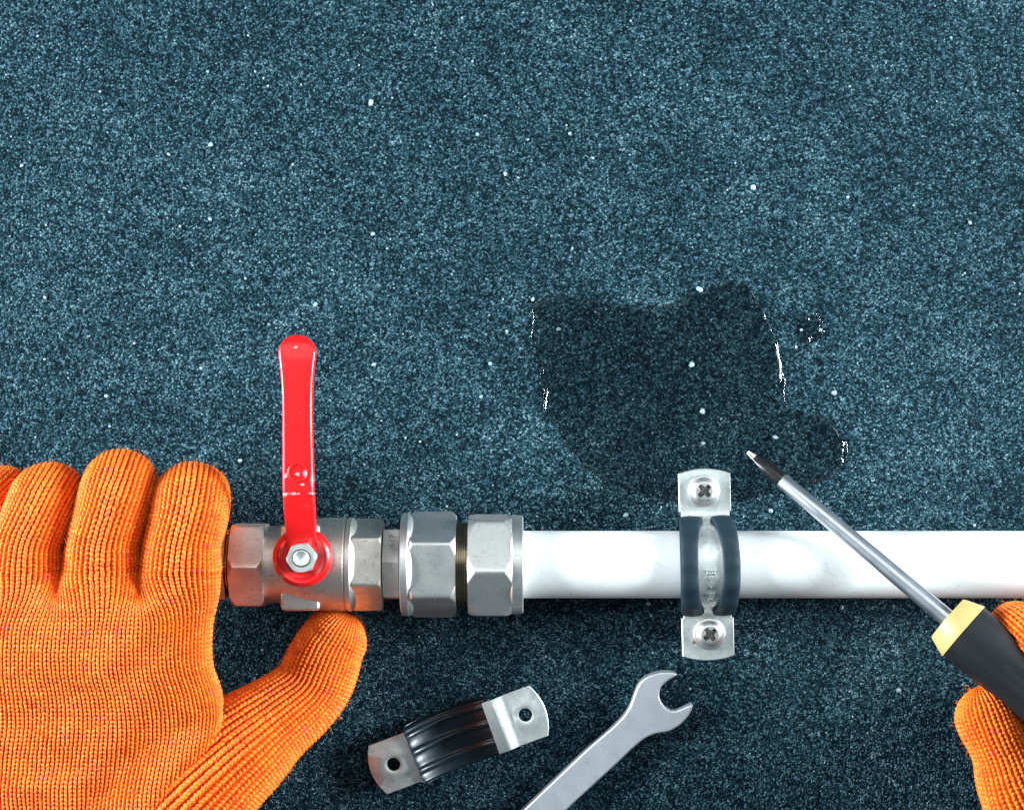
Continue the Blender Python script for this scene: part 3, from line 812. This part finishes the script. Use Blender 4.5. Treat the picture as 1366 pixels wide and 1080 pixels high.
def lowfreq(p, amp, seed=0.0):
    x, y, z = p[..., 0], p[..., 1], p[..., 2]
    return amp * (np.sin(x * 0.043 + y * 0.021 + seed) * np.sin(y * 0.05 - z * 0.03 + 2 * seed) + 0.6 * np.sin(x * 0.09 - y * 0.075 + z * 0.06 + 3 * seed))

def patch_normals(P, wrap):
    dj = (np.roll(P, -1, 1) - np.roll(P, 1, 1)) if wrap else np.gradient(P, axis=1)
    di = np.gradient(P, axis=0)
    n = np.cross(dj, di); l = np.linalg.norm(n, axis=-1, keepdims=True); l[l == 0] = 1
    return n / l

LEG_T = np.array([0.0, 0.30, 0.66, 1.0])
def stitches(P, wrap, nw, flip=False, jitter=0.018, vis=None, vdir=1):
    """V-shaped loops of yarn laid on a patch; nw wales across. Returns verts, quads, tint"""
    Rr, C, _ = P.shape
    N = patch_normals(P, wrap)
    if flip: N = -N
    mid = P[:, C // 2 if not wrap else 0]
    # arclength along rows from the mean column
    seg = np.linalg.norm(np.diff(P, axis=0), axis=-1)          # Rr-1, C
    seg = np.maximum(seg.mean(1), np.percentile(seg, 70, axis=1))
    s_ = np.concatenate([[0], np.cumsum(seg)]); ncs = int(s_[-1] / COURSE)
    def ev(A_, w, c):        # w in wales, c in courses
        fi = np.interp(c * COURSE, s_, np.arange(Rr)); fj = w / nw * (C if wrap else C - 1)
        i0 = np.clip(np.floor(fi).astype(int), 0, Rr - 2); a = np.clip(fi - i0, 0, 1)[..., None]
        if wrap:
            j0 = np.floor(fj).astype(int) % C; j1 = (j0 + 1) % C
        else:
            j0 = np.clip(np.floor(fj).astype(int), 0, C - 2); j1 = j0 + 1
        b_ = (fj - np.floor(fj) if wrap else np.clip(fj - j0, 0, 1))[..., None]
        return (A_[i0, j0] * (1 - a) * (1 - b_) + A_[i0 + 1, j0] * a * (1 - b_) + A_[i0, j1] * (1 - a) * b_ + A_[i0 + 1, j1] * a * b_)
    wi, ci = np.meshgrid(np.arange(nw), np.arange(ncs), indexing='ij'); wi = wi.ravel().astype(float); ci = ci.ravel().astype(float)
    pos = ev(P, wi + 0.5, ci + 0.5); nor = ev(N, wi + 0.5, ci + 0.5)
    keep = nor[:, 2] > -0.55
    if vis is not None: keep &= vis(pos)
    wi, ci = wi[keep], ci[keep]; m_ = len(wi)
    jw = rng.normal(0, jitter, (m_, 1)); jc = rng.normal(0, jitter * 2.5, (m_, 1))
    V = []; T = []
    shade = np.clip(rng.normal(1.0, 0.08, m_), 0.7, 1.3)
    pinkish = rng.random(m_) < 0.010; pale = rng.random(m_) < 0.012
    col = np.stack([np.minimum(0.96 * shade, 1), 0.178 * shade ** 1.8, 0.007 * shade], -1)
    col[pinkish] = (0.86, 0.13, 0.06); col[pale] = (0.98, 0.26, 0.03)
    for sg in (-1, 1):
        # centre line of one leg of the V
        wl = np.array([0.13, 0.20, 0.30, 0.37]) * sg; cl = np.array([-0.66, -0.24, 0.32, 0.76]) * vdir
        hl = np.array([-0.06, 0.12, 0.15, -0.02])
        wid = np.array([0.085, 0.180, 0.185, 0.085])
        pw = wi[:, None] + 0.5 + wl[None] + jw; pc = ci[:, None] + 0.5 + cl[None] + jc
        ctr = ev(P, pw, np.clip(pc, 0, ncs)); nn = ev(N, pw, np.clip(pc, 0, ncs)); nn /= np.linalg.norm(nn, axis=-1, keepdims=True) + 1e-9
        tan = np.gradient(ctr, axis=1); tan /= np.linalg.norm(tan, axis=-1, keepdims=True) + 1e-9
        sdv = np.cross(nn, tan)
        # local wale spacing
        e = np.linalg.norm(ev(P, wi + 0.9, ci + 0.5) - ev(P, wi + 0.1, ci + 0.5), axis=-1) / 0.8
        e = np.clip(e, 2, 18)[:, None, None]
        base = ctr + nn * (hl[None, :, None] * np.minimum(e, WALE) * 0.75)
        wdt = wid[None, :, None] * np.clip(e, 2, 16)
        ring = []
        for u in (-1.0, -0.55, 0.0, 0.55, 1.0):
            ring.append(base + sdv * (wdt * u) + nn * (wdt * (math.sqrt(max(0, 1 - u * u)) * 1.05 - 0.35)))
        ring = np.stack(ring, 2)                     # m,4,5,3
        V.append(ring.reshape(m_, -1, 3)); T.append(np.repeat(col[:, None, :], 20, 1))
    V = np.concatenate(V, 0); T = np.concatenate(T, 0); nl = len(V)
    q = []
    for a in range(3):
        for b_ in range(4): q.append((a * 5 + b_, a * 5 + b_ + 1, (a + 1) * 5 + b_ + 1, (a + 1) * 5 + b_))
    q = np.array(q)
    F = (np.arange(nl)[:, None, None] * 20 + q[None]).reshape(-1, 4)
    T = np.concatenate([T, np.ones(T.shape[:2] + (1,))], -1)
    return V.reshape(-1, 3), F, T.reshape(-1, 4), (pos[keep], nor[keep])

class Glove:
    def __init__(self): self.sv = []; self.sf = []; self.n = 0; self.kv = []; self.kf = []; self.kt = []; self.kn = 0; self.fz = []
    def shell(self, P, wrap, flip=False, captip=False):
        f = grid_faces(P.shape[0], P.shape[1], wrap, self.n)
        if not flip: f = f[:, ::-1]
        self.sv.append(P.reshape(-1, 3)); self.sf.append(f); self.n += P.shape[0] * P.shape[1]
    def knit(self, P, wrap, nw, flip=False, vis=None, vdir=1):
        v, f, t, pn = stitches(P, wrap, nw, flip, vis=vis, vdir=vdir)
        self.kv.append(v); self.kf.append(f + self.kn); self.kt.append(t); self.kn += len(v); self.fz.append(pn)
    def add(self, P, wrap, nw, flip=False, vis=None, vdir=1):
        self.shell(P, wrap, flip); self.knit(P, wrap, nw, flip, vis, vdir)
    def build(self, label):
        o = make('gloved_hand', np.vstack(self.sv), np.vstack(self.sf), M['knit_ground'])
        tag(o, label, 'glove', 'orange knitted gloves')
        k = make('knit_stitches', np.vstack(self.kv), np.vstack(self.kf), M['knit'], o, tint=np.vstack(self.kt)); tag(k, kind='stuff')
        # loose fibres
        pos = np.vstack([a for a, b_ in self.fz]); nor = np.vstack([b_ for a, b_ in self.fz])
        nfz = int(len(pos) * 1.3); idx = rng.integers(0, len(pos), nfz)
        p = pos[idx] + rng.normal(0, 2, (nfz, 3)); d = nor[idx] + rng.normal(0, 0.8, (nfz, 3)); d /= np.linalg.norm(d, axis=1)[:, None]
        d2 = d + rng.normal(0, 0.7, (nfz, 3)); L = rng.uniform(2.0, 6.5, (nfz, 1)); w = np.cross(d, rng.normal(0, 1, (nfz, 3))); w /= np.linalg.norm(w, axis=1)[:, None]; w *= 0.22
        a = p + nor[idx] * 1.0; b_ = a + d * L * 0.5; c = b_ + d2 * L * 0.5
        V = np.stack([a - w, a + w, b_ - w * .8, b_ + w * .8, c - w * .4, c + w * .4], 1); F = (np.arange(nfz)[:, None, None] * 6 + np.array([(0, 1, 3, 2), (2, 3, 5, 4)])[None]).reshape(-1, 4)
        z = make('fuzz_fibres', V.reshape(-1, 3), F, M['fuzz'], o); tag(z, kind='stuff')
        return o

NH = 20                       # columns in the upper half of a finger
def left_glove():
    g = Glove()
    YB = 760.0
    # base rings shared by fingers and hand: (left x, right x) in the photo, centre z, half thickness
    ZB = 160.0; RZ = 46.0
    bounds = [-104, -17, 85, 188, 293]
    fingers = [  # control path (px, py, z, r) from base to tip
        [(-40, 722, 156, 42), (-20, 690, 146, 41), (0, 668, 120, 41), (8, 662, 86, 40), (10, 678, 58, 36)],
        [(37, 724, 161, 46), (50, 692, 158, 45.5), (62, 669, 138, 46.5), (68, 663, 98, 46), (70, 676, 60, 42)],
        [(138, 724, 163, 46.5), (147, 690, 161, 46.5), (157, 660, 142, 48), (162, 647, 98, 47), (163, 660, 58, 42)],
        [(244, 724, 161, 48), (251, 694, 158, 48), (255, 671, 138, 49), (256, 664, 98, 47.5), (255, 676, 60, 42)]]
    phs = np.linspace(math.pi, -math.pi, 2 * NH, endpoint=False)   # starts left, over the top, right, underneath
    base_top = []
    for k in range(4):
        x0, x1 = bounds[k], bounds[k + 1]; cx = (x0 + x1) / 2; rx = (x1 - x0) / 2
        ctr = W(cx, YB, ZB); kz = (HC - ZB) / HC; rxw = rx * kz
        ctrl = [np.append(ctr + (0, -12, 0), rxw), np.append(ctr, rxw)] + [np.append(W(x, y, z), r * 0.955) for x, y, z, r in fingers[k]]
        c = smooth_open(ctrl, 9); c = c[9:]                       # starts exactly at the base ring
        p, tan = path_frames(c[:, :3]); r = c[:, 3]
        rows = []; side = arr((1.0, 0, 0))
        for i in range(len(p)):
            t = tan[i] if i else arr((0, 1.0, 0))
            side = side - t * np.dot(side, t); side /= np.linalg.norm(side); up = np.cross(side, t)
            b_ = min(1, i / 10); rz = RZ * (1 - b_) + r[i] * 0.97 * b_
            rows.append(p[i] + np.outer(np.cos(phs) * r[i], side) + np.outer(np.sin(phs) * rz, up))
        c0, t0, r0 = p[-1], tan[-1], r[-1]
        for a in np.linspace(9, 88, 12):
            q = math.cos(R(a)); rows.append(c0 + t0 * r0 * math.sin(R(a)) * 0.95 + np.outer(np.cos(phs) * r0 * q, side) + np.outer(np.sin(phs) * r0 * 0.97 * q, up))
        P = arr(rows)
        base_top.append(P[0])
        P = P + lowfreq(P, 0.9, k)[..., None] * patch_normals(P, True) * np.clip(np.arange(len(P)) / 6, 0, 1)[:, None, None]
        g.add(P, True, 22, False)
    # thumb
    th = [(130, 1205, 108, 72), (195, 1122, 112, 80), (254, 1058, 111, 78), (318, 999, 100, 69), (370, 957, 82, 56.5), (411, 923, 68, 50.5), (427, 891, 62, 48.5), (438, 866, 58, 46), (445, 854, 57, 43.5)]
    tc = smooth_open([np.append(W(x, y, z), r * 0.975) for x, y, z, r in th], 14)
    def thumb_height(x, y):
        d2 = (x[..., None] - tc[:, 0]) ** 2 + (y[..., None] - tc[:, 1]) ** 2
        d = np.sqrt(d2); rr = tc[:, 3]
        h = np.where(d < rr * 0.97, tc[:, 2] + 0.96 * np.sqrt(np.maximum(rr ** 2 - d2, 0)), tc[:, 2] + 0.96 * 0.243 * rr - 1.6 * (d - rr * 0.97))
        return h.max(-1)
    # hand sheets: upper and lower, columns = 4 fingers x NH (+1)
    NC = 4 * NH + 1; ts = np.linspace(0, 1, NC)
    def prof_finger(top):
        out = []
        for k in range(4):
            x0, x1 = bounds[k], bounds[k + 1]; ctr = W((x0 + x1) / 2, YB, ZB); rx = (x1 - x0) / 2 * (HC - ZB) / HC
            for j in range(NH):
                a = math.pi * (1 - j / NH); out.append((ctr[0] + rx * math.cos(a), ctr[1], ctr[2] + (1 if top else -1) * RZ * math.sin(a)))
        ctr = W(bounds[4], YB, ZB); out.append((ctr[0], ctr[1], ctr[2])); return arr(out)
    # rows: (py, left px, right px, edge z, rise, fall)
    prof = smooth_open([(760, -104, 293, 160, 50, 46), (800, -112, 287, 158, 58, 46), (840, -118, 282, 152, 62, 48), (885, -122, 283, 146, 63, 50), (925, -122, 296, 136, 64, 52), (960, -120, 300, 122, 68, 54), (1000, -116, 292, 104, 80, 50),
                        (1050, -108, 280, 92, 86, 40), (1120, -90, 272, 88, 84, 40), (1200, -70, 262, 88, 78, 42), (1300, -55, 252, 92, 70, 46), (1420, -50, 250, 96, 66, 48)], 9)
    for top in (True, False):
        A0 = prof_finger(top); rows = []
        for (py, xl, xr, ez, rise, fall) in prof:
            L_, R_ = W(xl, py, ez), W(xr, py, ez)
            a = np.linspace(math.pi, 0, 400); ex = 0.72
            h = rise if top else -fall
            cx = np.sign(np.cos(a)) * np.abs(np.cos(a)) ** 0.85; sz = np.sin(a) ** 0.75
            cur = np.stack([(L_[0] + R_[0]) / 2 + cx * (R_[0] - L_[0]) / 2, np.full(400, L_[1]), ez + h * sz], -1)
            al = np.concatenate([[0], np.cumsum(np.linalg.norm(np.diff(cur, axis=0), axis=1))]); al /= al[-1]
            B = np.stack([np.interp(ts, al, cur[:, i]) for i in range(3)], -1)
            d = py - 760
            bx = np.clip(d / 75, 0, 1); bx = bx * bx * (3 - 2 * bx); bz = np.clip(d / 42, 0, 1); bz = bz ** 0.8 if d > 0 else 0
            q = np.stack([A0[:, 0] * (1 - bx) + B[:, 0] * bx, B[:, 1], A0[:, 2] * (1 - bz) + B[:, 2] * bz], -1)
            rows.append(q)
        P = arr(rows)
        fade = np.clip(np.arange(len(P)) / 8, 0, 1)[:, None]
        if top:
            # knuckle swell, cloth folds towards the wrist
            x, y = P[..., 0], P[..., 1]
            P[..., 2] += fade * lowfreq(P, 1.8, 1.3)
            edge = np.sin(np.pi * ts)[None] ** 0.8
            for (fx, fy, ang, ln, wd, am) in FOLDS:
                c = W(fx, fy, 180); dx, dy = x - c[0], y - c[1]; ca, sa = math.cos(R(ang)), math.sin(R(ang))
                u, w_ = dx * ca + dy * sa, -dx * sa + dy * ca
                P[..., 2] += fade * edge * am * np.exp(-(u / ln) ** 2 - (w_ / wd) ** 2)
        if top:      # the cloth runs smoothly from the back of the hand on to the thumb
            zt = thumb_height(P[..., 0], P[..., 1]); zh = P[..., 2]; kk = 78.0
            h = np.clip(0.5 + 0.5 * (zt - zh) / kk, 0, 1)
            sm = zh * (1 - h) + zt * h + kk * h * (1 - h) * 0.8
            t = np.clip((zt - zh) / kk, 0, 1); sm = sm - 26.0 * t * t * (3 - 2 * t)
            P[..., 2] = np.where(zt - zh > -kk, sm, zh)
        vis = None if top else (lambda p: p[:, 1] > 1e9)
        if top: g.add(P, False, 44, True, lambda p: p[:, 1] > -760, -1)
        else: g.shell(P, False, False)
    P = tube_patch([np.append(W(x, y, z), r * 0.975) for x, y, z, r in th], (0, 0, 1), 44, True, 0.96, 8, 0.92)
    P = P + lowfreq(P, 1.2, 4)[..., None] * patch_normals(P, True)
    # crease behind the thumb's middle joint
    g.add(P, True, 24, True)
    return g.build('orange knitted glove gripping the valve, fingers over it and thumb below')
FOLDS = [(30, 985, 8, 130, 15.6, 3.85), (60, 1030, 12, 140, 14.399999999999999, -3.3), (20, 1050, 6, 120, 13.2, 3.85), (90, 935, 10, 110, 21.599999999999998, -1.93), (150, 1000, 30, 90, 19.2, 2.2), (40, 870, -6, 80, 24.0, 1.65), (215, 1010, 60, 70, 19.2, 2.2), (250, 960, 80, 70, 16.8, -1.65), (200, 1060, 45, 110, 14.399999999999999, 2.75)]
left_glove()

def right_glove():
    g = Glove()
    def T(ctrl, n, nw, sq=1.0, tr=1.0, seed=0.0, ref=(0, 0, 1)):
        P = tube_patch([np.append(W(x, y, z), r * 0.94) for x, y, z, r in ctrl], ref, n, True, sq, 8, tr)
        P = P + lowfreq(P, 1.0, seed)[..., None] * patch_normals(P, True)
        g.add(P, True, nw, True)
    # index finger reaching over the handle, thumb on the near side
    T([(1640, 1120, 190, 60), (1560, 1040, 200, 52), (1490, 965, 205, 46), (1430, 905, 200, 42), (1388, 868, 186, 39), (1362, 845, 168, 37), (1354, 838, 158, 35)], 36, 18, 1.0, 1.0, 2)
    T([(1600, 1290, 150, 92), (1520, 1235, 150, 82), (1450, 1175, 155, 70), (1395, 1110, 160, 58), (1358, 1050, 164, 50), (1340, 1005, 165, 42), (1326, 974, 163, 41), (1319, 955, 160, 41.5)], 40, 20, 0.95, 0.98, 5)
    # remaining fingers curled round the handle and the back of the hand, beyond the frame
    T([(1690, 1150, 150, 60), (1620, 1050, 170, 50), (1560, 970, 165, 45), (1500, 915, 130, 43), (1450, 905, 90, 40), (1440, 930, 66, 37)], 36, 20, 1.0, 1.0, 7)
    T([(1740, 1170, 140, 60), (1680, 1080, 160, 50), (1620, 1010, 150, 45), (1560, 960, 120, 42), (1515, 955, 85, 39), (1505, 980, 62, 36)], 36, 20, 1.0, 1.0, 8)
    T([(1790, 1200, 130, 56), (1740, 1120, 145, 46), (1690, 1060, 135, 41), (1630, 1015, 105, 38), (1590, 1010, 78, 35), (1580, 1030, 60, 33)], 32, 18, 1.0, 1.0, 9)
    T([(1960, 1560, 120, 96), (1880, 1440, 125, 105), (1800, 1330, 135, 128), (1730, 1240, 140, 132), (1670, 1180, 145, 110)], 64, 44, 0.62, 0.5, 10)
    return g.build('orange knitted glove at the right edge holding the screwdriver handle')
right_glove()
